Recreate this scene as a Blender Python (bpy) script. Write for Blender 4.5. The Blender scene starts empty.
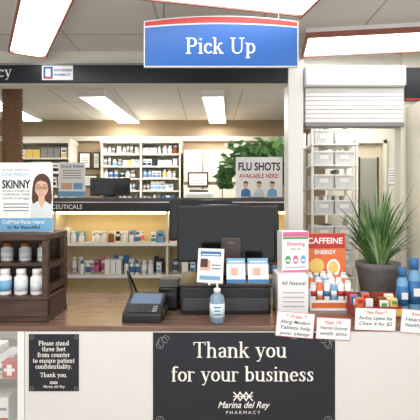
import bpy, bmesh, math, random
from mathutils import Vector, Matrix
random.seed(7)
R=random.random
U=random.uniform
sc=bpy.context.scene
try:
    sc.view_settings.view_transform='Standard'
    sc.view_settings.look='None'
except Exception: pass

# ---------------- materials ----------------
MC={}
def s2l(c): return c/12.92 if c<=0.04045 else ((c+0.055)/1.055)**2.4
def mat(name,rgb,rough=0.5,metal=0.0,emit=0.0,noise=0.0,nscale=20,trans=0.0,alpha=1.0,bump=0.0,spec=0.5):
    if name in MC: return MC[name]
    m=bpy.data.materials.new(name); m.use_nodes=True
    nt=m.node_tree; b=nt.nodes['Principled BSDF']
    c=tuple(s2l(v/255) for v in rgb)+(1,)
    b.inputs['Base Color'].default_value=c
    b.inputs['Roughness'].default_value=rough
    b.inputs['Metallic'].default_value=metal
    b.inputs['Specular IOR Level'].default_value=spec
    if trans: b.inputs['Transmission Weight'].default_value=trans
    if alpha<1: b.inputs['Alpha'].default_value=alpha
    if emit:
        b.inputs['Emission Color'].default_value=c
        b.inputs['Emission Strength'].default_value=emit
    if noise or bump:
        tc=nt.nodes.new('ShaderNodeTexCoord'); n=nt.nodes.new('ShaderNodeTexNoise')
        n.inputs['Scale'].default_value=nscale; n.inputs['Detail'].default_value=4
        nt.links.new(tc.outputs['Object'],n.inputs['Vector'])
        if noise:
            r=nt.nodes.new('ShaderNodeValToRGB')
            r.color_ramp.elements[0].position=0.3; r.color_ramp.elements[1].position=0.7
            r.color_ramp.elements[0].color=tuple(v*(1-noise) for v in c[:3])+(1,)
            r.color_ramp.elements[1].color=tuple(min(1,v*(1+noise)) for v in c[:3])+(1,)
            nt.links.new(n.outputs['Fac'],r.inputs['Fac'])
            nt.links.new(r.outputs['Color'],b.inputs['Base Color'])
        if bump:
            bp=nt.nodes.new('ShaderNodeBump'); bp.inputs['Strength'].default_value=bump
            bp.inputs['Distance'].default_value=0.004
            nt.links.new(n.outputs['Fac'],bp.inputs['Height'])
            nt.links.new(bp.outputs['Normal'],b.inputs['Normal'])
    MC[name]=m; return m
def woodmat(name,a,b_,scale=3,rough=0.4):
    m=mat(name,a,rough); nt=m.node_tree; b=nt.nodes['Principled BSDF']
    tc=nt.nodes.new('ShaderNodeTexCoord'); mp=nt.nodes.new('ShaderNodeMapping')
    mp.inputs['Scale'].default_value=(1.0,10,10)
    n=nt.nodes.new('ShaderNodeTexNoise'); n.inputs['Scale'].default_value=scale; n.inputs['Detail'].default_value=6
    r=nt.nodes.new('ShaderNodeValToRGB')
    r.color_ramp.elements[0].position=0.35; r.color_ramp.elements[1].position=0.7
    r.color_ramp.elements[0].color=tuple(s2l(v/255) for v in a)+(1,)
    r.color_ramp.elements[1].color=tuple(s2l(v/255) for v in b_)+(1,)
    nt.links.new(tc.outputs['Object'],mp.inputs['Vector']); nt.links.new(mp.outputs['Vector'],n.inputs['Vector'])
    nt.links.new(n.outputs['Fac'],r.inputs['Fac']); nt.links.new(r.outputs['Color'],b.inputs['Base Color'])
    return m
def gridmat(name,a,line,w,h,mortar=0.01,rough=0.8):
    m=mat(name,a,rough); nt=m.node_tree; b=nt.nodes['Principled BSDF']
    tc=nt.nodes.new('ShaderNodeTexCoord'); br=nt.nodes.new('ShaderNodeTexBrick')
    br.offset=0; br.inputs['Scale'].default_value=1
    br.inputs['Brick Width'].default_value=w; br.inputs['Row Height'].default_value=h
    br.inputs['Mortar Size'].default_value=mortar; br.inputs['Mortar Smooth'].default_value=0.1
    ca=tuple(s2l(v/255) for v in a)+(1,)
    br.inputs['Color1'].default_value=ca; br.inputs['Color2'].default_value=tuple(v*0.96 for v in ca[:3])+(1,)
    br.inputs['Mortar'].default_value=tuple(s2l(v/255) for v in line)+(1,)
    nt.links.new(tc.outputs['Object'],br.inputs['Vector']); nt.links.new(br.outputs['Color'],b.inputs['Base Color'])
    return m

WHITE=mat('white_plastic',(238,238,238),0.4)
PAPER=mat('paper_white',(244,244,245),0.7)
BLACK=mat('black_plastic',(20,20,22),0.35)
SCREEN=mat('screen_black',(10,12,16),0.12)
DGREY=mat('dark_grey',(56,56,60),0.4)
GREY=mat('grey',(140,140,142),0.45)
CREAM=mat('wall_paint_cream',(228,225,214),0.8,noise=0.02,nscale=6,bump=0.15)
TAN=mat('wall_paint_tan',(160,140,114),0.8,noise=0.04,nscale=5)
SHELFW=mat('shelf_cream',(224,219,205),0.5)
CEIL=gridmat('ceiling_tile',(228,227,224),(190,188,184),0.61,0.61,0.008)
FLOOR=gridmat('floor_tile',(184,174,160),(140,130,118),0.3,0.3,0.006,0.4)
CFRONT=mat('counter_laminate_white',(224,221,218),0.5,noise=0.015,nscale=12)
CTOP=woodmat('counter_top_brown',(102,78,66),(128,100,86),4,0.22)
WOOD=woodmat('dark_walnut',(50,34,27),(84,58,44),5,0.45)
NAVY=mat('navy_panel',(30,38,56),0.4)
FASC=mat('fascia_black',(22,25,36),0.4)
SIGNBLK=mat('sign_charcoal',(28,30,40),0.45)
GOLD=mat('sign_text_cream',(246,242,235),0.6)
GREYT=mat('sign_text_grey',(150,150,152),0.6)
BLUE=mat('sign_blue',(34,94,172),0.4)
RED=mat('sign_red',(190,50,48),0.4)
LBLUE=mat('light_blue',(118,172,212),0.5)
MBLUE=mat('mid_blue',(56,116,176),0.5)
SKIN=mat('printed_skin',(222,176,152),0.6)
HAIR=mat('printed_hair',(82,52,40),0.6)
LIP=mat('printed_lip',(190,60,70),0.6)
ORANGE=mat('orange_card',(228,118,62),0.5)
YEL=mat('yellow',(238,204,110),0.5)
PINK=mat('pink',(222,110,156),0.5)
GREEN=mat('green',(90,160,94),0.5)
LEAF=mat('leaf_green',(62,106,50),0.5,noise=0.3,nscale=15)
LEAF2=mat('leaf_light',(112,150,82),0.5,noise=0.25,nscale=15)
LEAF3=mat('leaf_blade',(98,132,90),0.5,noise=0.25,nscale=18)
LEAF4=mat('leaf_pale',(146,170,122),0.5,noise=0.2,nscale=18)
POT=mat('pot_grey',(108,108,104),0.7,noise=0.15,nscale=25,bump=0.4)
SOIL=mat('soil',(60,44,32),0.9)
ROPE=mat('rope_brown',(112,84,58),0.85,noise=0.3,nscale=60,bump=0.6)
METAL=mat('brushed_metal',(190,190,190),0.3,metal=1.0)
LAMP=mat('lamp_diffuser',(255,254,250),0.5,emit=4.5)
WARM=mat('undershelf_lamp',(255,222,150),0.5,emit=8.0)
GLASS=mat('clear_plastic',(225,238,245),0.05,trans=0.9,spec=0.5)
BIN=mat('bin_translucent',(236,240,243),0.25,alpha=0.7)
GEL=mat('sanitizer_gel',(185,215,235),0.1,trans=0.6)
GLASSP=mat('glass_pane',(235,240,240),0.05,alpha=0.12)
AMBER=mat('amber_bottle',(150,80,30),0.3)
BRONZE=mat('trim_and_reflection_brown',(160,96,84),0.5)  # brown fixture edges; on the right light also a red reflection painted as rails
INK=mat('ink_black',(30,28,34),0.6)
INKR=mat('ink_red',(204,70,66),0.6)
DOORM=mat('door_beige',(208,196,174),0.5)
PALE=mat('pale_card',(214,222,226),0.6)
TEAL=mat('teal',(50,144,144),0.5)
PURP=mat('purple',(100,60,130),0.5)

# ---------------- builder ----------------
class Obj:
    def __init__(s,name,loc=(0,0,0),rz=0,rx=0):
        s.name=name; s.bm=bmesh.new(); s.mats=[]; s.loc=Vector(loc); s.rz=rz; s.rx=rx
    def mi(s,m):
        if m not in s.mats: s.mats.append(m)
        return s.mats.index(m)
    def _new(s,verts,faces,m,smooth=False):
        i=s.mi(m); vs=[s.bm.verts.new(v) for v in verts]; out=[]
        for f in faces:
            try:
                fc=s.bm.faces.new([vs[k] for k in f]); fc.material_index=i; fc.smooth=smooth; out.append(fc)
            except ValueError: pass
        return vs,out
    def box(s,x0,x1,y0,y1,z0,z1,m,bevel=0,seg=2):
        v=[(x0,y0,z0),(x1,y0,z0),(x1,y1,z0),(x0,y1,z0),(x0,y0,z1),(x1,y0,z1),(x1,y1,z1),(x0,y1,z1)]
        f=[(0,3,2,1),(4,5,6,7),(0,1,5,4),(1,2,6,5),(2,3,7,6),(3,0,4,7)]
        vs,fs=s._new(v,f,m)
        if bevel>0:
            es=list({e for fc in fs for e in fc.edges})
            r=bmesh.ops.bevel(s.bm,geom=es,offset=bevel,segments=seg,affect='EDGES',profile=0.5)
            for fc in r['faces']: fc.material_index=s.mi(m); fc.smooth=True
        return s
    def prism(s,pts,y0,y1,m):
        n=len(pts)
        v=[(p[0],y0,p[1]) for p in pts]+[(p[0],y1,p[1]) for p in pts]
        f=[tuple(range(n)),tuple(range(2*n-1,n-1,-1))]+[(i,i+n,(i+1)%n+n,(i+1)%n) for i in range(n)]
        s._new(v,f,m); return s
    def prismx(s,pts,x0,x1,m):
        n=len(pts)
        v=[(x0,p[0],p[1]) for p in pts]+[(x1,p[0],p[1]) for p in pts]
        f=[tuple(range(n-1,-1,-1)),tuple(range(n,2*n))]+[(i,(i+1)%n,(i+1)%n+n,i+n) for i in range(n)]
        s._new(v,f,m); return s
    def lathe(s,prof,cx,cy,m,seg=20,z=0):
        v=[];f=[];n=len(prof)
        for r,h in prof:
            for k in range(seg):
                a=2*math.pi*k/seg; v.append((cx+r*math.cos(a),cy+r*math.sin(a),z+h))
        for i in range(n-1):
            for k in range(seg):
                f.append((i*seg+k,i*seg+(k+1)%seg,(i+1)*seg+(k+1)%seg,(i+1)*seg+k))
        f.append(tuple(range(seg-1,-1,-1))); f.append(tuple((n-1)*seg+k for k in range(seg)))
        vs,fs=s._new(v,f,m,True)
        fs[-1].smooth=False; fs[-2].smooth=False
        return s
    def cyl(s,cx,cy,z0,z1,r,m,seg=16,r1=None):
        return s.lathe([(r,z0),(r if r1 is None else r1,z1)],cx,cy,m,seg)
    def tube(s,pts,r,m,seg=8):
        pts=[Vector(p) for p in pts]; v=[];f=[]
        for i,p in enumerate(pts):
            d=(pts[min(i+1,len(pts)-1)]-pts[max(i-1,0)]).normalized()
            up=Vector((0,0,1)) if abs(d.z)<0.9 else Vector((1,0,0))
            a=d.cross(up).normalized(); b=d.cross(a).normalized()
            for k in range(seg):
                t=2*math.pi*k/seg; v.append(tuple(p+a*r*math.cos(t)+b*r*math.sin(t)))
        for i in range(len(pts)-1):
            for k in range(seg):
                f.append((i*seg+k,i*seg+(k+1)%seg,(i+1)*seg+(k+1)%seg,(i+1)*seg+k))
        f.append(tuple(range(seg))); f.append(tuple((len(pts)-1)*seg+k for k in range(seg)))
        s._new(v,f,m,True); return s
    def rect(s,x0,x1,z0,z1,y,m):
        s._new([(x0,y,z0),(x1,y,z0),(x1,y,z1),(x0,y,z1)],[(0,1,2,3)],m); return s
    def ell(s,cx,cz,rx,rz,y,m,seg=24,a0=0,a1=360):
        pts=[(cx+rx*math.cos(math.radians(a0+(a1-a0)*k/seg)),y,cz+rz*math.sin(math.radians(a0+(a1-a0)*k/seg))) for k in range(seg)]
        s._new(pts,[tuple(range(seg))],m); return s
    def ring(s,cx,cz,rx,rz,w,y,m,seg=20):
        o=[];i_=[]
        for k in range(seg):
            a=2*math.pi*k/seg
            o.append((cx+rx*math.cos(a),y,cz+rz*math.sin(a))); i_.append((cx+(rx-w)*math.cos(a),y,cz+(rz-w)*math.sin(a)))
        s._new(o+i_,[(k,(k+1)%seg,(k+1)%seg+seg,k+seg) for k in range(seg)],m); return s
    def poly(s,pts,m):
        s._new(pts,[tuple(range(len(pts)))],m); return s
    def text(s,t,x,z,y,size,m,align='CENTER',bold=0.0,shear=0.0,width=None):
        cu=bpy.data.curves.new('t','FONT'); cu.body=t; cu.size=size; cu.align_x=align; cu.offset=bold; cu.shear=shear
        cu.resolution_u=3
        o=bpy.data.objects.new('t',cu); sc.collection.objects.link(o)
        bpy.context.view_layer.update()
        me=bpy.data.meshes.new_from_object(o.evaluated_get(bpy.context.evaluated_depsgraph_get()))
        k=1
        if width and len(me.vertices):
            w=max(v.co.x for v in me.vertices)-min(v.co.x for v in me.vertices); k=width/w
        s._new([(x+v.co.x*k,y,z+v.co.y) for v in me.vertices],[tuple(p.vertices) for p in me.polygons],m)
        bpy.data.objects.remove(o); bpy.data.meshes.remove(me); bpy.data.curves.remove(cu); return s
    def done(s):
        M=Matrix.Translation(s.loc)@Matrix.Rotation(math.radians(s.rz),4,'Z')@Matrix.Rotation(math.radians(s.rx),4,'X')
        s.bm.transform(M)
        xs=[v.co for v in s.bm.verts]
        mn=Vector((min(c.x for c in xs),min(c.y for c in xs),min(c.z for c in xs)))
        mx=Vector((max(c.x for c in xs),max(c.y for c in xs),max(c.z for c in xs)))
        c=Vector(((mn.x+mx.x)/2,(mn.y+mx.y)/2,mn.z))
        s.bm.transform(Matrix.Translation(-c))
        me=bpy.data.meshes.new(s.name); s.bm.to_mesh(me); s.bm.free()
        for m in s.mats: me.materials.append(m)
        o=bpy.data.objects.new(s.name,me); o.location=c; sc.collection.objects.link(o); return o

# ---------------- serif lettering (broad-nib swept strokes) ----------------
def hull(pts):
    pts=sorted(set((round(a,6),round(b,6)) for a,b in pts))
    def half(ps):
        h=[]
        for p in ps:
            while len(h)>1 and (h[-1][0]-h[-2][0])*(p[1]-h[-2][1])-(h[-1][1]-h[-2][1])*(p[0]-h[-2][0])<=0: h.pop()
            h.append(p)
        return h
    a=half(pts); b=half(pts[::-1]); return a[:-1]+b[:-1]
def arc(cx,cy,rx,ry,a0,a1,n=14):
    return [(cx+rx*math.cos(math.radians(a0+(a1-a0)*k/n)),cy+ry*math.sin(math.radians(a0+(a1-a0)*k/n))) for k in range(n+1)]
K,T='K','T'
def sf(x,y,w=0.085,w2=None): return (T,[(x-w,y),(x+(w if w2 is None else w2),y)])
G={
'T':(.62,[(K,[(.3,0),(.3,.68)]),(T,[(.05,.68),(.55,.68)]),(T,[(.04,.68),(.04,.56)]),(T,[(.56,.68),(.56,.56)]),sf(.3,0,.11)]),
'h':(.52,[(K,[(.1,0),(.1,.7)]),sf(.1,.7,.09,0),sf(.1,0),(K,arc(.24,.29,.14,.155,165,0)+[(.38,0)]),sf(.38,0)]),
'n':(.52,[(K,[(.1,0),(.1,.45)]),sf(.1,.45,.09,0),sf(.1,0),(K,arc(.24,.29,.14,.155,165,0)+[(.38,0)]),sf(.38,0)]),
'm':(.80,[(K,[(.1,0),(.1,.45)]),sf(.1,.45,.09,0),sf(.1,0),(K,arc(.24,.29,.14,.155,165,0)+[(.38,0)]),sf(.38,0),(K,arc(.52,.29,.14,.155,165,0)+[(.66,0)]),sf(.66,0)]),
'a':(.45,[(K,arc(.2,.33,.12,.115,165,0)+[(.32,.05)]),(T,[(.34,.03),(.42,.02)]),(K,[(.3,.26)]+arc(.19,.125,.11,.115,100,300)+[(.31,.07)])]),
'k':(.49,[(K,[(.1,0),(.1,.7)]),sf(.1,.7,.09,0),sf(.1,0),(T,[(.12,.2),(.35,.44)]),(K,[(.21,.28),(.38,.02)]),sf(.38,0,.07,.09),sf(.35,.45,.07,.07)]),
'y':(.47,[(K,[(.09,.45),(.24,.03)]),(T,[(.39,.45),(.2,-.1),(.15,-.17)]),(K,[(.14,-.18),(.09,-.17)]),sf(.09,.45),sf(.39,.45,.07,.07)]),
'o':(.47,[(K,arc(.23,.225,.16,.215,0,360,24))]),
'u':(.51,[(K,[(.1,.45),(.1,.16)]+arc(.23,.15,.13,.145,180,330)),(K,[(.38,.45),(.38,0)]),sf(.1,.45,.09,0),sf(.38,.45,.09,0),sf(.38,0,0,.09)]),
'f':(.31,[(K,[(.13,0),(.13,.55)]+arc(.23,.56,.1,.13,180,40,8)),(T,[(.03,.44),(.28,.44)]),sf(.13,0)]),
'r':(.37,[(K,[(.1,0),(.1,.45)]),sf(.1,.45,.09,0),sf(.1,0,.085,.1),(T,arc(.25,.3,.14,.14,170,70,8)),(K,[(.29,.42),(.31,.4)])]),
'b':(.49,[(K,[(.1,0),(.1,.7)]),sf(.1,.7,.09,0),(K,arc(.24,.225,.15,.215,150,-150,20))]),
'd':(.5,[(K,[(.38,0),(.38,.7)]),sf(.38,.7,.09,0),sf(.38,0,0,.08),(K,arc(.24,.225,.15,.215,30,330,20))]),
'l':(.24,[(K,[(.11,0),(.11,.7)]),sf(.11,.7,.09,0),sf(.11,0)]),
't':(.32,[(K,[(.13,.6),(.13,.1),(.18,.02),(.24,.03)]),(T,[(.03,.44),(.27,.44)])]),
'p':(.5,[(K,[(.1,-.2),(.1,.45)]),sf(.1,.45,.09,0),sf(.1,-.2),(K,arc(.24,.225,.15,.215,150,-150,20))]),
's':(.37,[(T,[(.29,.42),(.29,.33)]),(T,[(.29,.38),(.25,.43),(.18,.45),(.12,.43)]),(K,[(.12,.42),(.09,.35),(.14,.28),(.24,.2),(.28,.12),(.24,.04)]),(T,[(.24,.03),(.16,0),(.08,.04),(.05,.13)]),(T,[(.05,.01),(.05,.13)])]),
'i':(.25,[(K,[(.11,0),(.11,.45)]),sf(.11,.45,.09,0),sf(.11,0),(K,[(.11,.61),(.11,.66)])]),
'e':(.43,[(K,arc(.21,.225,.15,.215,150,310)),(K,arc(.21,.225,.15,.215,150,15)),(T,[(.08,.245),(.37,.245)])]),
'c':(.41,[(K,arc(.22,.225,.16,.215,55,315,18)),(K,[(.31,.36),(.31,.34)])]),
'P':(.57,[(K,[(.13,0),(.13,.68)]),sf(.13,.68,.1,.02),sf(.13,0,.1),(T,[(.13,.68),(.3,.68)]),(K,arc(.3,.5,.16,.18,85,-85)),(T,[(.3,.32),(.13,.32)])]),
'U':(.72,[(K,[(.15,.68),(.15,.22)]),(K,arc(.33,.22,.18,.215,180,290)),(T,arc(.33,.22,.22,.225,290,360)+[(.55,.68)]),sf(.15,.68,.1),sf(.55,.68,.1)]),
'.':(.2,[(K,[(.09,.02),(.09,.05)])]),
' ':(.27,[]),
}
def serif(ob,t,xc,z,y,width,m,kw=.09,kh=.036,size=None):
    tot=sum(G[c][0] for c in t)
    if size: width=tot*size
    k=width/tot; x=xc-width/2
    for c in t:
        adv,st=G[c]; cnt=0
        for pen,pts in st:
            w,h=(kw,kh) if pen==K else (max(.036,kh),max(.036,kh))
            for a,b in zip(pts[:-1],pts[1:]):
                P=[]
                for q in (a,b):
                    for j in range(8):
                        an=math.pi*2*j/8+math.pi/8
                        P.append((q[0]+w/2*math.cos(an)*1.08,q[1]+h/2*math.sin(an)*1.08))
                cnt+=1
                ob.poly([(x+p[0]*k,y-cnt*.00003,z+p[1]*k) for p in hull(P)],m)
        x+=adv*k

# ---------------- room shell ----------------
def slab(name,x0,x1,y0,y1,z0,z1,m):
    o=Obj(name); o.box(x0,x1,y0,y1,z0,z1,m); return o.done()
XL,XR=-3.2,2.6
slab('floor',XL,XR,-1.5,5.56,-0.08,0,FLOOR)
slab('ceiling',XL,XR,-1.5,5.56,2.72,2.8,CEIL)
slab('wall_back',XL,XR,5.46,5.56,0,2.72,TAN)
slab('wall_left',XL-0.1,XL,-1.5,5.56,0,2.72,CREAM)
slab('wall_right',XR,XR+0.1,-1.5,5.56,0,2.72,CREAM)
o=Obj('wall_header')
o.box(XL,.54,2.94,3.06,2.49,2.72,CREAM)
o.box(.54,.645,2.90,3.06,0,2.72,WHITE,0.004)
o.box(.645,1.345,2.96,3.06,2.2,2.72,CREAM)
o.box(1.345,XR,2.94,3.06,0,2.72,CREAM)
o.done()
o=Obj('fascia_sign')
o.box(XL,.575,2.915,2.939,2.495,2.625,FASC,0.003)
o.box(XL,.575,2.905,2.914,2.615,2.627,GREY)
serif(o,'Pharmacy',-1.395-.20,2.535,2.9135,.44,GOLD,kw=.1)
o.rect(-1.165,-.95,2.512,2.612,2.912,PAPER)
o.rect(-1.155,-1.09,2.52,2.604,2.911,BLUE); o.rect(-1.14,-1.105,2.535,2.59,2.910,PAPER); o.rect(-1.155,-1.09,2.52,2.53,2.9105,RED)
o.text('GOOD NEIGHBOR',-1.085,2.572,2.910,.023,MBLUE,'LEFT',0.0006,width=.127)
o.text('PHARMACY',-1.085,2.54,2.910,.023,MBLUE,'LEFT',0.0006,width=.12)
o.done()
o=Obj('roller_shutter')
o.box(.65,1.34,2.86,2.955,2.46,2.60,WHITE,0.01)
z=2.455
while z>2.21:
    o.prismx([(2.90,z-.028),(2.955,z-.028),(2.955,z),(2.905,z),(2.90,z-.006)],.66,1.335,WHITE); z-=.03
o.box(.655,1.338,2.885,2.955,2.185,2.212,GREY,0.004)
o.box(1.318,1.343,2.90,2.955,1.2,2.19,SHELFW)
o.done()
o=Obj('wall_partition')
o.box(1.18,1.42,4.2,4.3,0,2.72,CREAM); o.box(1.76,XR,4.2,4.3,0,2.72,CREAM)
o.box(1.42,1.76,4.2,4.3,2.28,2.72,CREAM)
o.box(1.78,1.86,4.192,4.1999,1.84,2.0,PAPER)
for i in range(5): o.rect(1.79,1.85,1.97-i*.025,1.978-i*.025,4.191,GREYT)
o.done()
o=Obj('door_1')
o.box(1.421,1.455,4.17,4.26,0,2.279,SHELFW); o.box(1.725,1.759,4.17,4.26,0,2.279,SHELFW); o.box(1.421,1.759,4.17,4.26,2.245,2.279,SHELFW)
o.box(1.457,1.723,4.22,4.258,0.005,2.243,DOORM,0.004)
o.box(1.50,1.68,4.212,4.219,1.35,2.1,mat('door_window',(160,160,150),0.2)); o.box(1.49,1.505,4.205,4.219,1.34,2.11,DGREY)
o.box(1.675,1.69,4.205,4.219,1.34,2.11,DGREY)
o.cyl(1.70,4.2,.98,1.02,.02,METAL); o.done()

# ---------------- ceiling lights ----------------
def fixture(x,y,L,Wd,yaw,trim=False,z=2.72):
    o=Obj('ceiling_light',(x,y,0),yaw)
    o.box(-Wd/2,Wd/2,-L/2,L/2,z-.025,z-.001,WHITE)
    h=Wd/2-.012
    pr=[(-h,z-.026),(-h,z-.05),(-h*.7,z-.066),(h*.7,z-.066),(h,z-.05),(h,z-.026)]
    o.prism(pr,-L/2+.015,L/2-.015,LAMP)
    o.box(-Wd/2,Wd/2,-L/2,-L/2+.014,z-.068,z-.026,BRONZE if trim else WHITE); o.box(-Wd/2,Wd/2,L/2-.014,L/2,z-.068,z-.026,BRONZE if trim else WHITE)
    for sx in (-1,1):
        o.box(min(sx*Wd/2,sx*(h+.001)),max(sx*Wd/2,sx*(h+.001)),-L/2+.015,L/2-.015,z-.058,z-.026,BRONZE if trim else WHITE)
    o.done()
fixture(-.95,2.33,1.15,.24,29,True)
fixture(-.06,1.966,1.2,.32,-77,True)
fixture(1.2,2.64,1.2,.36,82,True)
fixture(-1.08,4.65,1.4,.27,-4)
fixture(.06,4.65,1.4,.22,-3)
fixture(-2.2,4.6,1.2,.25,0)
fixture(-.9,.6,1.2,.3,0); fixture(.9,.6,1.2,.3,0); fixture(1.7,4.9,.8,.25,0)
fixture(1.3,3.6,.9,.25,0)

# ---------------- Pick Up sign ----------------
o=Obj('hanging_sign',(0.058,2.2,0))
wx=.403
def arcz(x,z0,h): return z0+h*(1-(x/wx)**2)
N=24
xs=[-wx+2*wx*i/N for i in range(N+1)]
top=[(x,arcz(x,2.612,.03)) for x in xs]
o.prism([(-wx,2.375),(wx,2.375)]+top[::-1],-.008,.012,PAPER)
e=.005
inn=[x*(1-e/wx) for x in xs]
o.poly([(-wx+e,-.0095,2.38),(wx-e,-.0095,2.38)]+[(x,-.0095,arcz(x,2.578,.02)) for x in inn[::-1]],BLUE)
o.poly([(x,-.0095,arcz(x,2.585,.02)) for x in inn]+[(x,-.0095,arcz(x,2.607,.03)) for x in inn[::-1]],RED)
serif(o,'Pick Up',0.0,2.445,-.011,.37,PAPER,kw=.095,kh=.045)
for x in (-.3,.3): o.tube([(x,0,2.62),(x,0,2.649)],.003,METAL)
o.done()
o=Obj('sign_hanger')
for x in (-.242,.358): o.tube([(x,2.2,2.650),(x,2.2,2.719)],.0025,METAL)
o.done()

# ---------------- counter ----------------
o=Obj('service_counter')
o.box(-.925,1.9,2.1,2.8,0,1.022,CFRONT)
o.box(-2.4,1.9,2.1,2.86,1.0225,1.05,CTOP,0.004)
o.box(-.965,-.93,2.105,2.16,0,1.022,WHITE); o.box(-2.4,-.966,2.105,2.75,0,.25,WHITE)
for z in (.48,.76): o.box(-2.4,-.966,2.16,2.74,z,z+.012,SHELFW)
o.box(-2.4,-.93,2.75,2.8,0,1.022,SHELFW)
o.box(-2.4,-.966,2.105,2.12,.985,1.022,METAL)
o.box(-2.4,-.967,2.108,2.114,.25,.985,GLASSP)
o.box(-2.3,-1.0,2.3,2.34,1.005,1.022,mat('case_lamp',(255,252,245),.5,emit=6))
o.done()
o=Obj('boxed_medical_supplies')
for zs,hh in ((.252,.16),(.494,.17),(.774,.15)):
    x=-1.5
    while x<-1.0:
        w=U(.05,.1); h=U(.6,1)*hh
        if x+w>-.975: break
        o.box(x,x+w,2.2,2.32,zs,zs+h,PAPER,0.002)
        c=random.choice([RED,MBLUE,LBLUE,TEAL])
        o.rect(x+.004,x+w-.004,zs+h*.1,zs+h*.3,2.199,c)
        o.rect(x+.01,x+w-.01,zs+h*.55,zs+h*.65,2.199,GREY)
        x+=w+.006
o.done()
o=Obj('first_aid_box'); o.box(-1.055,-.98,2.13,2.19,.774,.86,RED,0.003)
o.rect(-1.03,-1.005,.79,.845,2.129,PAPER); o.rect(-1.045,-.99,.81,.826,2.1285,PAPER); o.done()

o=Obj('thank_you_sign')
X0,X1,Z0,Z1=-.285,.625,.52,1.018
o.box(X0,X1,2.0968,2.0998,Z0,Z1,SIGNBLK,0.001)
yy=2.0964
serif(o,'Thank you',.150,.895,yy,.47,GOLD,kw=.10)
serif(o,'for your business',.163,.776,yy,.715,GOLD,kw=.10)
def flourish(cx,cz,sx,sz,k=1.0):
    for (ax,az,r,a0,a1) in ((.035,.0,.022,0,300),(.0,-.035,.022,90,390),(.018,-.018,.03,20,250)):
        P=arc(ax,az,r,r,a0,a1,14)
        for i,(a,b) in enumerate(zip(P[:-1],P[1:])):
            rr=.0018
            H=hull([(q[0]+rr*math.cos(j),q[1]+rr*math.sin(j)) for q in (a,b) for j in (0,1.57,3.14,4.71)])
            o.poly([(cx+sx*p[0]*k,yy-i*.00003,cz+sz*p[1]*k) for p in H],GREYT)
flourish(-.25,.985,1,1,.8); flourish(.59,.985,-1,1,.8); flourish(-.25,.555,1,-1,.8); flourish(.59,.555,-1,-1,.8)
for n_,dx in enumerate((-.03,0,.03)):
    for j_,(a,b) in enumerate((((dx-.016,.72),(dx+.016,.68)),((dx+.016,.72),(dx-.016,.68)))):
        H=hull([(q[0]+.004*math.cos(j),q[1]+.004*math.sin(j)) for q in (a,b) for j in (0,1.57,3.14,4.71)])
        o.poly([(.165+p[0],yy-(n_*2+j_)*.0001,p[1]) for p in H],GOLD)
o.rect(.115,.215,.698,.702,yy-.0008,GOLD)
o.text('Marina del Rey',.165,.642,yy,.046,GOLD,'CENTER',0.0004,0.35,width=.26)
o.text('P H A R M A C Y',.165,.612,yy,.022,GOLD,'CENTER',0,width=.17)
o.done()
o=Obj('distance_notice_sign')
o.box(-.905,-.655,2.0968,2.0998,.725,1.01,SIGNBLK,0.001)
for i,t in enumerate(['Please stand','three feet','from counter','to ensure patient','confidentiality.']):
    serif(o,t,-.78,.955-i*.029,yy,1,GOLD,kw=.11,kh=.06,size=.031)
serif(o,'Thank you.',-.78,.797,yy,1,GOLD,kw=.11,kh=.06,size=.030)
for j in (-1,0,1): o.text('x',-.78+j*.013,.762,yy,.026,GOLD,bold=.0006)
o.text('Marina del Rey',-.78,.742,yy,.020,GOLD,shear=.3,width=.11)
for cx,cz in ((-.89,.995),(-.67,.995),(-.89,.74),(-.67,.74)): o.ring(cx,cz,.009,.009,.002,yy,GREYT)
o.done()

# ---------------- product generators ----------------
def bottle(o,x,y,z,r,h,body,cap,label=None):
    o.lathe([(r*.95,0),(r,h*.03),(r,h*.68),(r*.6,h*.78),(r*.6,h*.8)],x,y,body,12,z)
    o.lathe([(r*.72,h*.79),(r*.72,h*.99),(r*.62,h)],x,y,cap,12,z)
    if label: o.lathe([(r*1.02,h*.15),(r*1.02,h*.58)],x,y,label,12,z)
def fill(o,x0,x1,y,z,hmin,hmax,wmin=.035,wmax=.07,pb=.6,depth=.07,gap=.006,pal=None,skip=0.0):
    x=x0
    pal=pal or [MBLUE,LBLUE,RED,TEAL,GREEN,PINK,YEL,PAPER,NAVY,PURP]
    while True:
        w=U(wmin,wmax); h=U(hmin,hmax); c=random.choice(pal); n=random.choice([1,2,3]) 
        isb=R()<pb
        if R()<skip: x+=U(.04,.12); 
        for k in range(n):
            if x+w>x1: return
            if isb: bottle(o,x+w/2,y+w/2,z,w/2*.95,h,WHITE if R()<.85 else AMBER,c if R()<.5 else WHITE,c if R()<.7 else None)
            else:
                o.box(x,x+w,y,y+depth,z,z+h,PAPER if R()<.6 else c,0.0015)
                o.rect(x+.003,x+w-.003,z+h*.12,z+h*.45,y-.0008,c); o.rect(x+.008,x+w-.008,z+h*.6,z+h*.75,y-.0008,INK if R()<.3 else c)
            x+=w+gap
        x+=gap*U(0,4)

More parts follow.
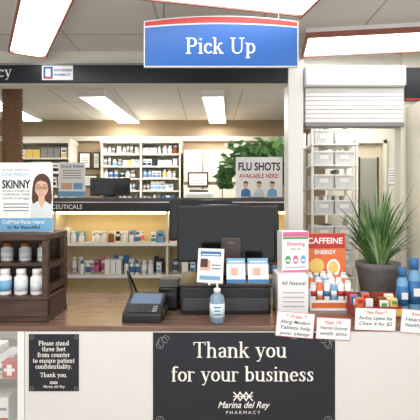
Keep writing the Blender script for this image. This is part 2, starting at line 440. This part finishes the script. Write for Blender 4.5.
# ---------------- middle gondola ----------------
o=Obj('illuminated_shelving_unit')
GX0,GX1=-2.6,.80
o.box(GX0,GX1,3.78,4.2,1.665,1.70,mat('gondola_cap',(76,72,78),.4),0.004)
o.box(GX0,GX1,3.80,3.83,1.575,1.664,mat('gondola_head',(42,38,42),.45))
o.box(GX0,GX1,3.785,3.799,1.655,1.664,METAL)
BK=mat('shelf_back_warm',(232,212,166),.6)
o.box(GX0,GX1,4.10,4.13,.1,1.664,BK)
for z in (1.29,1.0,.7,.4,.1): 
    o.box(GX0,GX1,3.80,4.099,z-.02,z,SHELFW); o.box(GX0,GX1,3.79,3.7995,z-.025,z+.005,WHITE)
for x in (GX0,-1.42,-.4,.3,GX1-.02): o.box(x,x+.02,3.81,4.099,0,1.574,SHELFW)
o.box(GX0+.03,GX1-.03,3.84,3.88,1.552,1.574,WARM)
o.text('PHARMACEUTICALS',-1.155,1.60,3.7985,.055,GOLD,'RIGHT',.0008)
o.done()
o=Obj('stocked_medicine_bottles')
pal=[MBLUE,LBLUE,MBLUE,PINK,PAPER,TEAL,NAVY,LBLUE,PAPER,PAPER]
for z,h0,h1 in ((1.291,.08,.13),(1.001,.10,.15)):
    for a,b in ((-2.5,-1.43),(-1.39,-.41),(-.37,.29),(.33,.77)):
        fill(o,a,b,3.83,z,h0,h1,.04,.06,.7,pal=pal,skip=.2); fill(o,a+.02,b,3.95,z,h0,h1,.04,.06,.5,pal=pal,skip=.4)
o.done()

def standee(name,x0,x1,y,z0,z1,draw):
    o=Obj(name); o.box(x0,x1,y,y+.004,z0+.006,z1,PAPER); o.box(x0-.004,x1+.004,y-.03,y+.05,z0+.001,z0+.006,GLASS)
    draw(o,x0,x1,y-.001,z0,z1); o.done()
def d1(o,x0,x1,y,z0,z1):
    w=x1-x0;h=z1-z0
    o.rect(x0,x1,z0+.01,z0+h*.18,y,LBLUE)
    o.text('Quick Relief',x0+w/2,z1-h*.14,y,.035,MBLUE,'CENTER',.0005,width=w*.85)
    for i in range(4): o.rect(x0+w*.15,x1-w*.15,z1-h*(.24+.07*i),z1-h*(.215+.07*i),y,GREYT)
    o.rect(x0+w*.1,x1-w*.5,z0+h*.24,z0+h*.42,y,SKIN); o.rect(x1-w*.45,x1-w*.1,z0+h*.24,z0+h*.42,y,LBLUE)
standee('leaflet_poster',-1.377,-1.134,3.82,1.701,2.02,d1)
def d2(o,x0,x1,y,z0,z1):
    c=(x0+x1)/2
    o.text('FLU SHOTS',c,z1-.12,y,.10,NAVY,'CENTER',.003,width=.38)
    o.text('AVAILABLE HERE!',c,z1-.19,y,.055,RED,'CENTER',.001,width=.36)
    for k,(dx,mm) in enumerate(((-.12,MBLUE),(0,PALE),(.12,LBLUE))):
        o.ell(c+dx,z0+.115,.022,.027,y-.0002,SKIN); o.ell(c+dx,z0+.128,.024,.022,y-.0003,HAIR,a0=0,a1=180)
        o.poly([(c+dx-.045,y,z0+.01),(c+dx+.045,y,z0+.01),(c+dx+.04,y,z0+.065),(c+dx+.012,y,z0+.085),(c+dx-.012,y,z0+.085),(c+dx-.04,y,z0+.065)],mm)
standee('flu_shot_sign',.234,.657,3.815,1.701,2.07,d2)

def monitor(name,x,y,zb,w,h,rz=0,stand=.06):
    o=Obj(name,(x,y,zb),rz)
    o.box(-w*.2,w*.2,-.06,.10,.001,.014,BLACK,.005)
    o.box(-.03,.03,.03,.05,.012,stand+h*.5,BLACK,.003)
    o.box(-w/2,w/2,-.015,.012,stand,stand+h,BLACK,.008)
    o.box(-w*.35,w*.35,.012,.035,stand+h*.15,stand+h*.85,DGREY,.01)
    o.box(-w/2+.018,w/2-.018,-.017,-.0151,stand+.022,stand+h-.018,SCREEN)
    o.done()
monitor('computer_monitor',-.95,4.0,1.701,.38,.17,0,.02)

# ---------------- pothos ----------------
def leaf(o,p,d,n,L,Wd,m):
    d=d.normalized(); s=d.cross(n).normalized(); n=s.cross(d).normalized()
    pr=[(0,0),(.12,.32),(.35,.5),(.6,.42),(.82,.2),(1,0)]
    c=[p+d*(t*L)-n*(.18*L*t*t) for t,_ in pr]
    l=[c[i]+s*pr[i][1]*Wd+n*.08*L*(pr[i][1]) for i in range(1,5)]; r=[c[i]-s*pr[i][1]*Wd+n*.08*L*pr[i][1] for i in range(1,5)]
    V=[tuple(v) for v in c+l+r]
    F=[(0,6,1),(0,1,10)]
    for i in range(1,4): F+= [(i,5+i,6+i,i+1),(i,i+1,10+i,9+i)]
    F+=[(4,9,5),(4,5,13)]
    o._new(V,F,m,True)
o=Obj('pothos_plant')
px_,py_=.44,4.0
o.lathe([(.07,0),(.09,.1),(.1,.14),(.088,.14),(.085,.12)],px_,py_,POT,20,1.701)
o.cyl(px_,py_,1.80,1.822,.084,SOIL)
for i in range(56):
    a=U(0,6.28); rad=U(.08,.32); top=U(1.98,2.26)
    ex=px_+rad*math.cos(a)*1.05; ey=py_+.02+rad*math.sin(a)*.35
    pts=[(px_,py_,1.82),(px_+(ex-px_)*.4,py_+(ey-py_)*.4,top*.5+.95),(ex,ey,top)]
    drop=U(.1,.5) if rad>.22 else 0
    if drop: pts.append((ex+(ex-px_)*.15,ey,top-drop*.5)); pts.append((ex+(ex-px_)*.2,ey,max(1.80,top-drop)))
    o.tube(pts,.003,LEAF,5)
    for q in range(len(pts)-1):
        A=Vector(pts[q+1]); B=Vector(pts[q])
        for k in range(8 if q else 3):
            p=B.lerp(A,U(.2,1)) ; d=Vector((U(-1,1),U(-.6,.6),U(-.5,.5))); n=Vector((U(-.3,.3),-1,U(.2,1)))
            if p.z<1.86: d.z=abs(d.z)
            if p.x>.72: d.x=-abs(d.x)
            leaf(o,p,d,n,U(.06,.11),U(.045,.07),random.choice([LEAF,LEAF,LEAF2]))
o.done()

# ---------------- back shelving ----------------
def wallshelf(name,x0,x1,ztop,rows,y0=5.15,y1=5.455,mid=None):
    o=Obj(name); 
    o.box(x0,x1,y1-.015,y1,0,ztop,SHELFW)
    for x in [x0,x1-.02]+(mid or []): o.box(x,x+.02,y0,y1-.016,0,ztop,SHELFW)
    o.box(x0-.01,x1+.01,y0-.01,y1,ztop,ztop+.05,SHELFW)
    for z in rows+[.9,.5,.1]: o.box(x0+.021,x1-.021,y0+.01,y1-.016,z-.018,z,SHELFW)
    o.done()
palb=[PAPER,PAPER,PAPER,MBLUE,GREY,LBLUE,YEL,GREY,PALE,NAVY,PAPER]
wallshelf('wall_shelving_unit',-2.4,-1.72,2.38,[2.2,2.02,1.85,1.66,1.4,1.15])
o=Obj('shelf_stock')
for z in (2.2,2.02,1.85,1.66,1.4,1.15): fill(o,-2.37,-1.75,5.2,z+.001,.08,.14,.04,.09,.2,pal=palb,depth=.12)
o.done()
wallshelf('wall_shelving_unit',-1.34,-.36,2.38,[2.25,2.1,1.95,1.8,1.65,1.4,1.15],mid=[-.86])
o=Obj('shelf_stock')
for z in (2.25,2.1,1.95,1.8,1.65,1.4,1.15):
    for a,b in ((-1.315,-.87),(-.835,-.39)): fill(o,a,b,5.2,z+.001,.07,.115,.035,.06,.5,pal=palb,depth=.1)
o.done()
o=Obj('trim_1'); o.box(XL+.001,1.17,5.40,5.459,2.44,2.50,SHELFW,.006); o.done()
for (x,z,w,h) in ((-1.62,2.19,.16,.22),(-1.47,2.19,.10,.22),(-1.55,1.93,.2,.16)):
    o=Obj('picture_frame'); o.box(x-w/2,x+w/2,5.435,5.4595,z-h/2,z+h/2,WOOD,.003); o.rect(x-w/2+.018,x+w/2-.018,z-h/2+.018,z+h/2-.018,5.433,PAPER)
    for i in range(3): o.rect(x-w/4,x+w/4,z-.03+i*.03,z-.022+i*.03,5.432,GREYT)
    o.done()
o=Obj('storage_cabinet')
o.box(-.33,.40,5.15,5.458,0,2.3,TAN)
for i in range(3):
    x=-.32+i*.24
    o.box(x,x+.225,5.13,5.149,1.9,2.29,SHELFW,.004); o.box(x,x+.225,5.13,5.149,.2,1.86,SHELFW,.004)
    o.box(x+.195,x+.205,5.115,5.129,2.04,2.12,METAL)
o.box(-.27,-.02,5.115,5.1299,1.84,2.02,WOOD,.003); o.rect(-.25,-.04,1.86,2.0,5.113,PAPER)
for i in range(4): o.rect(-.22,-.07,1.88+i*.03,1.89+i*.03,5.112,GREYT)
o.done()
o=Obj('workstation_desk'); o.box(-.55,.5,4.4,4.8,1.0,1.04,WOOD); 
for x in (-.54,.46): o.box(x,x+.03,4.42,4.78,0,.999,WOOD)
o.done()
o=Obj('office_printer',(-.12,4.55,1.041)); o.box(-.17,.17,-.12,.12,0,.5,GREY,.01); o.box(-.15,.15,-.15,.1,.50,.72,WHITE,.02); o.box(-.12,.12,-.156,-.149,.56,.66,DGREY); o.box(-.1,.1,-.1,.06,.72,.75,DGREY,.01); o.done()

o=Obj('woven_column')
pr=[]; z=0
while z<2.715:
    pr+= [(.070,z),(.078,z+.008),(.078,z+.016),(.070,z+.024)]; z+=.026
o.lathe(pr+[(.07,2.719)],-1.58,3.36,ROPE,20); o.done()

# ---------------- supply rack with translucent bins ----------------
o=Obj('supply_rack')
for x in (.87,1.25):
    for y in (3.6,3.9): o.box(x,x+.02,y,y+.02,0,2.3,WHITE)
RZ=[.9,1.12,1.34,1.56,1.78,1.98,2.16]
for z in RZ: o.box(.87,1.27,3.59,3.93,z-.010,z,WHITE)
o.done()
o=Obj('plastic_storage_bins')
gb=[mat('bag_grey',(178,182,188),.4),mat('bag_light',(222,221,218),.3),mat('bag_dark',(120,124,132),.4),PAPER,PALE]
for z in RZ:
    for x in (.895,1.07):
        w=.165; h=.12
        o.prism([(x+.008,z+.001),(x+w-.008,z+.001),(x+w,z+h),(x,z+h)],3.60,3.604,BIN)
        o.box(x,x+.004,3.604,3.85,z+.001,z+h,BIN); o.box(x+w-.004,x+w,3.604,3.85,z+.001,z+h,BIN)
        o.box(x-.004,x+w+.004,3.593,3.6,z+h-.014,z+h,WHITE,.002)
        o.rect(x+.045,x+w-.045,z+.05,z+.085,3.5985,PAPER)
        for k in range(4):
            a=x+.012+k*.036; o.box(a,a+.033,3.62,3.78,z+.004,z+U(.07,.165),random.choice(gb),.008)
o.done()

# ---------------- right wall shelves ----------------
o=Obj('fascia_sign'); o.box(1.36,XR-.01,2.915,2.939,2.37,2.60,FASC,.003); o.rect(1.36,XR-.01,2.372,2.385,2.9145,RED); o.done()
o=Obj('wall_display_shelf')
o.box(1.375,1.395,2.72,2.939,1.051,2.33,SHELFW); o.box(1.396,2.2,2.925,2.939,1.051,2.33,SHELFW)
for z in (1.10,1.32,1.52,1.73,1.93,2.13): o.box(1.396,2.2,2.73,2.924,z-.015,z,SHELFW); o.box(1.396,2.2,2.72,2.729,z-.02,z+.006,WOOD)
o.done()
o=Obj('retail_cartons')
for z in (1.10,1.32,1.52,1.73,1.93): fill(o,1.40,2.1,2.75,z+.007,.1,.16,.05,.08,.4)
fill(o,1.40,2.1,2.75,2.137,.13,.17,.05,.08,0,pal=[GREEN,TEAL,PAPER])
o.done()

# ---------------- wooden display + poster ----------------
o=Obj('wooden_display_stand')
a,b,y0,y1=-1.45,-.835,2.16,2.46
o.box(a,b,y0,y1,1.051,1.075,WOOD,.003)
o.box(a,b,y0,y0+.018,1.076,1.16,WOOD,.003)
o.box(a,b,y0,y1,1.161,1.18,WOOD,.003)
o.box(a,b,y1-.015,y1,1.181,1.47,WOOD)
o.box(a,b,y0,y1,1.471,1.505,WOOD,.004)
o.box(b-.03,b,y0,y0+.03,1.181,1.47,WOOD,.003)
o.box(b-.03,b,y1-.05,y1-.016,1.181,1.47,WOOD,.003)
o.box(b-.02,b,y0+.031,y1-.051,1.20,1.235,WOOD); o.box(b-.02,b,y0+.031,y1-.051,1.32,1.35,WOOD)
o.box(b-.02,b,y0+.03,y1-.02,1.076,1.16,WOOD)
o.box(a,b-.031,y0+.06,y1-.016,1.33,1.345,WOOD)
o.done()
o=Obj('supplement_bottles')
for x in (-1.26,-1.17,-1.085,-1.0,-.915):
    bottle(o,x,2.225,1.181,.034,.135,WHITE,WHITE,random.choice([LBLUE,PALE]))
for x in (-1.22,-1.12,-1.02,-.92): bottle(o,x,2.32,1.346,.032,.1,WHITE,AMBER,PALE)
o.done()
o=Obj('skincare_poster')
x0,x1,y,z0,z1=-1.30,-.862,2.30,1.506,1.885
o.box(x0,x1,y,y+.005,z0,z1,PAPER); o.box(x0-.005,x1+.003,y-.02,y+.06,z0,z0+.006,GLASS)
o.prismx([(y+.006,z0+.007),(y+.055,z0+.007),(y+.006,z0+.2)],-1.1,-1.09,PAPER)
y-=.001
fx=-.922; fz=1.745
o.ell(fx+.002,fz+.012,.050,.068,y,HAIR)
o.poly([(fx-.05,y-.0001,fz+.01),(fx-.054,y-.0001,fz-.06),(fx-.045,y-.0001,fz-.10),(fx+.05,y-.0001,fz-.10),(fx+.058,y-.0001,fz-.05),(fx+.052,y-.0001,fz+.01)],HAIR)
o.poly([(fx-.062,y-.0004,z0+.075),(fx+.059,y-.0004,z0+.075),(fx+.058,y-.0004,fz-.095),(fx+.02,y-.0004,fz-.07),(fx-.02,y-.0004,fz-.07),(fx-.058,y-.0004,fz-.095)],PALE)
o.poly([(fx-.016,y-.0006,fz-.03),(fx-.018,y-.0006,fz-.075),(fx,y-.0006,fz-.11),(fx+.018,y-.0006,fz-.075),(fx+.016,y-.0006,fz-.03)],SKIN)
face=[(fx+.036*math.cos(t)*(1 if math.sin(t)>0 else 1-.35*abs(math.sin(t))**2),y-.0008,fz-.004+(.05 if math.sin(t)<0 else .052)*math.sin(t)) for t in [2*math.pi*k/32 for k in range(32)]]
o.poly(face,SKIN)
o.poly([(fx-.040,y-.001,fz+.01),(fx-.032,y-.001,fz+.03),(fx-.006,y-.001,fz+.042),(fx+.028,y-.001,fz+.032),(fx+.04,y-.001,fz+.01),(fx+.036,y-.001,fz+.06),(fx,y-.001,fz+.072),(fx-.036,y-.001,fz+.058)],HAIR)
for s_ in (-1,1): o.ring(fx+s_*.017,fz+.003,.0155,.011,.003,y-.0012,INK); o.ell(fx+s_*.017,fz+.002,.005,.0035,y-.0012,INK); o.rect(fx+s_*.017-.009,fx+s_*.017+.009,fz+.019,fz+.0215,y-.0012,HAIR)
o.rect(fx-.003,fx+.003,fz+.004,fz+.006,y-.0012,INK); o.poly([(fx-.004,y-.0012,fz-.018),(fx+.004,y-.0012,fz-.018),(fx,y-.0012,fz-.012)],LIP)
o.ell(fx,fz-.031,.012,.0045,y-.0012,LIP); o.ell(fx,fz-.0305,.009,.0015,y-.0013,PAPER)
tx=-1.062
o.text('SKINNY',tx,1.745,y,.062,INK,'CENTER',.002,width=.155)
for i,t in enumerate(['the future of weight loss','CHEMICAL FREE','technology']): o.text(t,tx,1.725-i*.02,y,.016,INK,width=.15)
for i in range(3): o.rect(tx-.07,tx+.07,1.655-i*.018,1.661-i*.018,y,GREY)
o.text('at your pharmacy',tx,1.84,y,.022,GREYT,width=.15); o.text('LOSE WEIGHT',tx,1.812,y,.024,LBLUE,width=.15)
o.rect(x0,x1,z0+.007,z0+.075,y-.0002,LBLUE); o.text('CallMed Facts Here!',-1.02,z0+.045,y-.001,.026,PAPER,'CENTER',.0004,width=.23)
o.text('to Be Beautiful',-1.02,z0+.018,y-.001,.022,INK,'CENTER',.0004,width=.18)
o.done()

# ---------------- POS ----------------
Zc=1.051
o=Obj('cash_drawer'); o.box(-.165,.335,2.31,2.72,Zc,1.20,BLACK,.006); o.box(-.15,.32,2.303,2.309,Zc+.02,1.14,DGREY,.003)
o.box(-.172,.342,2.305,2.725,1.201,1.215,BLACK,.004)
o.done()
o=Obj('receipt_printer',(-.235,2.50,Zc)); o.box(-.06,.055,-.1,.1,0,.13,BLACK,.012); o.prismx([(-.1,.131),(.1,.131),(.1,.16),(-.02,.16)],-.055,.05,DGREY); o.box(-.04,.035,-.105,-.099,.08,.10,DGREY); o.done()
o=Obj('pos_monitor',(.108,2.56,1.216),-2)
o.box(-.13,.13,-.05,.11,0,.016,BLACK,.005)
o.prismx([(.0,.016),(.07,.016),(.055,.24),(.03,.24)],-.05,.05,DGREY)
o.box(-.31,.31,-.012,.028,.085,.435,BLACK,.012,3)
o.box(-.285,.285,-.0145,-.0121,.115,.412,SCREEN)
o.box(-.07,.07,-.03,-.0125,.078,.112,DGREY,.004)
o.box(-.04,.08,-.04,-.013,.09,.24,mat('terminal_bracket',(72,62,58),.4),.006)
o.text('POS',0.02,.2,-.041,.02,GREYT)
o.done()
monitor('computer_monitor',-.06,2.80,1.051,.42,.27,3,.36)
o=Obj('card_reader',(-.345,2.25,Zc),-4)
o.prismx([(-.1,0),(.1,0),(.1,.10),(.09,.115),(-.09,.045),(-.1,.035)],-.1,.1,BLACK)
def onslope(x0,x1,t0,t1,m,off=.001):
    def P(x,t): return (x,-.09+.18*t,.045+.07*t+off)
    o.poly([P(x0,t0),P(x1,t0),P(x1,t1),P(x0,t1)],m)
onslope(-.09,.09,.38,.96,DGREY); onslope(-.08,.08,.43,.92,mat('reader_screen',(112,132,158),.15),.002)
for r_ in range(3):
    for c_ in range(5): onslope(-.075+c_*.031,-.05+c_*.031,.06+r_*.1,.13+r_*.1,DGREY if c_<4 else GREY,.003)
o.box(.101,.109,-.06,.08,.02,.06,DGREY,.003)
# coiled lead rising from the back of the reader
cp=[]
for k in range(25):
    t=k/24; cp.append((-.09-.05*math.sin(t*math.pi)-.02*t,.115+.16*t,.06+.17*math.sin(t*math.pi)*(1-.2*t) if t<1 else .007))
cp=[(-.07,.10,.06)]+cp; cp[-1]=(cp[-2][0],cp[-2][1]+.01,.008)
o.tube(cp,.0065,BLACK)
o.done()
o=Obj('hand_sanitizer_bottle',(.037,2.165,Zc))
o.lathe([(.034,0),(.038,.004),(.038,.115),(.034,.135),(.016,.15),(.014,.155)],0,0,GEL,24)
o.lathe([(.0386,.03),(.0386,.10)],0,0,mat('sanitizer_label',(224,238,246),.4),24)
for i,(w_,m_) in enumerate(((.02,MBLUE),(.015,TEAL),(.018,MBLUE))): o.rect(-w_,w_,.045+i*.018,.052+i*.018,-.0395,m_)
o.lathe([(.018,.155),(.018,.172),(.009,.176),(.006,.178)],0,0,WHITE,16); o.cyl(0,0,.178,.20,.005,WHITE)
o.box(-.042,.012,-.009,.009,.20,.213,WHITE,.004); o.box(-.046,-.036,-.006,.006,.19,.205,WHITE,.002)
o.done()
def brochure(name,x,y,z,w,h,rz,draw,mat_=PAPER):
    o=Obj(name,(x,y,z),rz)
    o.prismx([(-.02,0),(.05,0),(.05,.004),(-.02,.004)],-w/2,w/2,GLASS)
    o.prismx([(-.01,.0045),(-.004,.0045),(.03,h),(.024,h)],-w/2,w/2,mat_)
    def P(u,v,off=.001): return (-w/2+u*w,-.01+.034*v-off,.0045+(h-.0045)*v)
    def q(u0,u1,v0,v1,m,off=.001): o.poly([P(u0,v0,off),P(u1,v0,off),P(u1,v1,off),P(u0,v1,off)],m)
    draw(q); o.done()
def b1(q):
    q(.1,.9,.78,.92,MBLUE); q(.15,.85,.81,.84,PAPER,.002); q(.1,.5,.35,.66,SKIN); q(.12,.4,.45,.7,HAIR,.002); q(.55,.9,.5,.54,GREY); q(.55,.9,.4,.44,GREY); q(.1,.9,.08,.2,LBLUE)
def b2(q):
    q(0,1,.78,1,LBLUE); q(.1,.9,.84,.9,PAPER,.002); q(.1,.9,.3,.66,PALE); q(.25,.6,.3,.6,SKIN,.002); q(0,1,0,.14,MBLUE)
brochure('brochure_holder',.0,2.345,1.2155,.15,.19,-16,b1)
brochure('brochure_holder',.145,2.345,1.2155,.105,.135,0,b2)
brochure('brochure_holder',.27,2.345,1.2155,.115,.135,3,b2)

o=Obj('white_product_box',(.46,2.42,Zc)); o.box(-.085,.085,-.1,.1,0,.215,PAPER,.004)
o.text('All Natural',0,.16,-.1015,.03,INK,shear=.2); 
for i in range(4): o.rect(-.06,.06,.04+i*.025,.044+i*.025,-.1015,GREYT)
o.done()
o=Obj('supplement_carton',(.478,2.43,1.267),8)
o.box(-.078,.078,-.05,.05,0,.235,PAPER,.003)
o.rect(-.074,.074,.205,.232,-.051,PINK); o.rect(-.074,.074,.192,.203,-.051,GREEN)
o.text('Slimming',0,.155,-.0515,.03,PINK,'CENTER',.0004); o.text('diet tea',0,.13,-.0515,.02,GREEN)
for k in range(3): o.ell(-.045+k*.045,.075,.016,.024,-.0512,[GREEN,PINK,LBLUE][k]); o.rect(-.055+k*.045,-.035+k*.045,.065,.077,-.0515,PAPER)
o.rect(-.074,.074,.004,.016,-.051,PINK)
o.rect(-.06,.06,.03,.035,-.0512,GREYT)
o.done()
o=Obj('caffeine_display_box',(.69,2.47,Zc))
W2=.122
o.box(-W2,W2,.05,.056,0,.43,ORANGE)
o.rect(-W2+.004,W2-.004,.34,.426,.0485,RED); o.text('CAFFEINE',0,.368,.048,.05,PAPER,'CENTER',.0012,width=.21)
o.text('ENERGY',0,.305,.048,.034,PAPER,'CENTER',.001); o.ell(-.05,.235,.045,.045,.0485,YEL); o.ell(.05,.225,.04,.05,.0483,PAPER); o.ell(.05,.225,.03,.036,.0480,YEL)
o.box(-W2,W2,-.08,.049,0,.006,ORANGE); o.box(-W2,-W2+.004,-.08,.049,.007,.12,PAPER); o.box(W2-.004,W2,-.08,.049,.007,.12,PAPER); o.box(-W2,W2,-.084,-.08,0,.06,PAPER)
o.rect(-W2+.01,W2-.01,.015,.045,-.0848,ORANGE)
for r_ in range(3):
    for i in range(6):
        h=.15+.02*r_+U(-.008,.008); x=-.1+i*.04
        c=[PAPER,ORANGE,PAPER,LBLUE,PAPER][(i+r_)%5]
        o.cyl(x,-.06+r_*.04,.007,h,.0175,c,12); o.cyl(x,-.06+r_*.04,h,h+.012,.014,WHITE,12)
        o.lathe([(.0179,.08),(.0179,.11)],x,-.06+r_*.04,[RED,PAPER,MBLUE,PAPER,RED][(i+r_)%5],12)
o.done()
def basket(x,y,rz,cols,cols2):
    o=Obj('snack_box',(x,y,Zc),rz)
    m=mat('basket_red',(160,62,50),.5)
    w,d,h=.061,.065,.06
    o.box(-w,w,-d,d,0,.005,m)
    for s_ in (-1,1):
        o.box(min(s_*w,s_*(w-.004)),max(s_*w,s_*(w-.004)),-d,d,.005,h,m)
        o.box(-w,w,s_*d-.002,s_*d+.002,.0,h if s_<0 else h+.05,m)
    o.rect(-w+.008,w-.008,.012,.05,-d-.003,cols[0])
    for k in range(4):
        yy_=-d+.014+k*.028
        for j in range(2):
            xa=-w+.007+j*.054; hh=U(.075,.12); c=random.choice(cols2)
            o.box(xa,xa+U(.038,.05),yy_,yy_+.018,.006,hh,c,.004)
            o.rect(xa+.008,xa+.036,hh-.03,hh-.012,yy_-.0008,random.choice(cols))
    o.done()
basket(.835,2.30,2,[YEL,PAPER,RED],[PINK,PAPER,ORANGE,PAPER,MBLUE,RED]); basket(.968,2.30,-2,[YEL,PAPER,ORANGE,GREEN],[AMBER,RED,PAPER,YEL,PAPER])
o=Obj('potted_spider_plant',(1.07,2.68,Zc))
o.lathe([(.095,0),(.10,.01),(.13,.19),(.136,.20),(.136,.235),(.124,.235),(.12,.21)],0,0,POT,32)
o.cyl(0,0,.195,.215,.121,SOIL,24)
for i in range(190):
    a=U(0,6.28); L=U(.2,.58); sp=U(.04,.30); w=U(.004,.008); b0=Vector((.06*math.cos(a)*R(),.06*math.sin(a)*R(),.212))
    if L<.35: sp=U(.15,.3)
    dx,dy=math.cos(a),math.sin(a)*.5
    if dy>0: dy*=.5
    n=10; V=[]; side=Vector((-math.sin(a),math.cos(a),0)).lerp(Vector((1,0,0)),R()*.5).normalized()
    dr=U(0,.6)*sp/.3
    for k in range(n+1):
        t=k/n; p=b0+Vector((dx*sp*t**1.3,dy*sp*t**1.3,L*(t-dr*1.2*t**3)))
        ww=w*(1-t**2.5)*(.6+.8*min(t*3,1)) +.0004
        V+= [tuple(p-side*ww),tuple(p+side*ww)]
    F=[(2*k,2*k+1,2*k+3,2*k+2) for k in range(n)]
    o._new(V,F,random.choice([LEAF3,LEAF4,LEAF,LEAF2]),True)
o.done()
def note(x,z,w,h,ry,lines):
    o=Obj('handwritten_note_card',(x,2.0945,z))
    o.box(-w/2,w/2,-.001,.0005,-h/2,h/2,PAPER)
    b_=.0022
    for (p,q_,r_,s_) in ((-w/2,w/2,h/2-b_,h/2),(-w/2,w/2,-h/2,-h/2+b_),(-w/2,-w/2+b_,-h/2,h/2),(w/2-b_,w/2,-h/2,h/2)): o.rect(p,q_,r_,s_,-.0014,INKR)
    for i,(t,m) in enumerate(lines): o.text(t,0,h/2-.030-i*.028,-.0018,.025,m,'CENTER',.0002,.25,width=w*(.8 if i else .55))
    # strips of tape onto the counter face
    o.box(-.015,.015,-.0016,.005,-h/2-.010,-h/2+.012,GLASSP)
    ob=o.done(); ob.rotation_euler=(0,math.radians(ry),0)
note(.418,1.058,.19,.125,5,[('* Free *',INKR),('Allergy Mandarin',INK),('Tablets help',INK),('you sleep',INK)])
note(.612,1.038,.172,.108,3,[('Happy 10% !',INKR),('Vitamin Gummy',INK),('with zinc',INK)])
note(.822,1.085,.205,.112,2,[('* New Flavor! *',INKR),('Re-Key Lipless Sea',INK),('Chew it for $2',INK)])
note(1.045,1.072,.20,.118,5,[('Amazing !',INKR),('Heart Foam',INK),('healthy snack',INK)])
o=Obj('lotion_bottles')
for (x,y,r,h,c,l) in ((1.085,2.37,.03,.25,LBLUE,MBLUE),(1.155,2.38,.034,.30,LBLUE,MBLUE),(1.23,2.38,.034,.30,LBLUE,MBLUE)):
    bottle(o,x,y,Zc,r,h,c,l,l); o.rect(x-.018,x+.018,Zc+h*.3,Zc+h*.45,y-r*1.06,PAPER)
o.done()

# ---------------- lights ----------------
def area(name,x,y,z,sx,sy,e,rot=(0,0,0),col=(1,.99,.97)):
    l=bpy.data.lights.new(name,'AREA'); l.shape='RECTANGLE'; l.size=sx; l.size_y=sy; l.energy=e; l.color=col
    o=bpy.data.objects.new(name,l); o.location=(x,y,z); o.rotation_euler=rot; sc.collection.objects.link(o)
area('lamp_store_1',-.9,.6,2.64,.3,1.1,26); area('lamp_store_2',.9,.6,2.64,.3,1.1,26)
wc=(1,.97,.91)
area('lamp_pharmacy_1',-1.08,4.65,2.645,.25,1.3,24,col=wc); area('lamp_pharmacy_2',.06,4.65,2.645,.2,1.3,24,col=wc)
area('lamp_doorway',1.3,3.6,2.645,.2,.8,13,col=wc)
w=bpy.data.worlds.new('world'); sc.world=w; w.use_nodes=True
w.node_tree.nodes['Background'].inputs[0].default_value=(.98,.99,1,1); w.node_tree.nodes['Background'].inputs[1].default_value=1.4

cam=bpy.data.cameras.new('camera'); cam.lens=36; cam.sensor_width=36; cam.shift_y=-10/420
co=bpy.data.objects.new('camera',cam); co.location=(0,0,1.68); co.rotation_euler=(math.radians(90),0,0)
sc.collection.objects.link(co); sc.camera=co
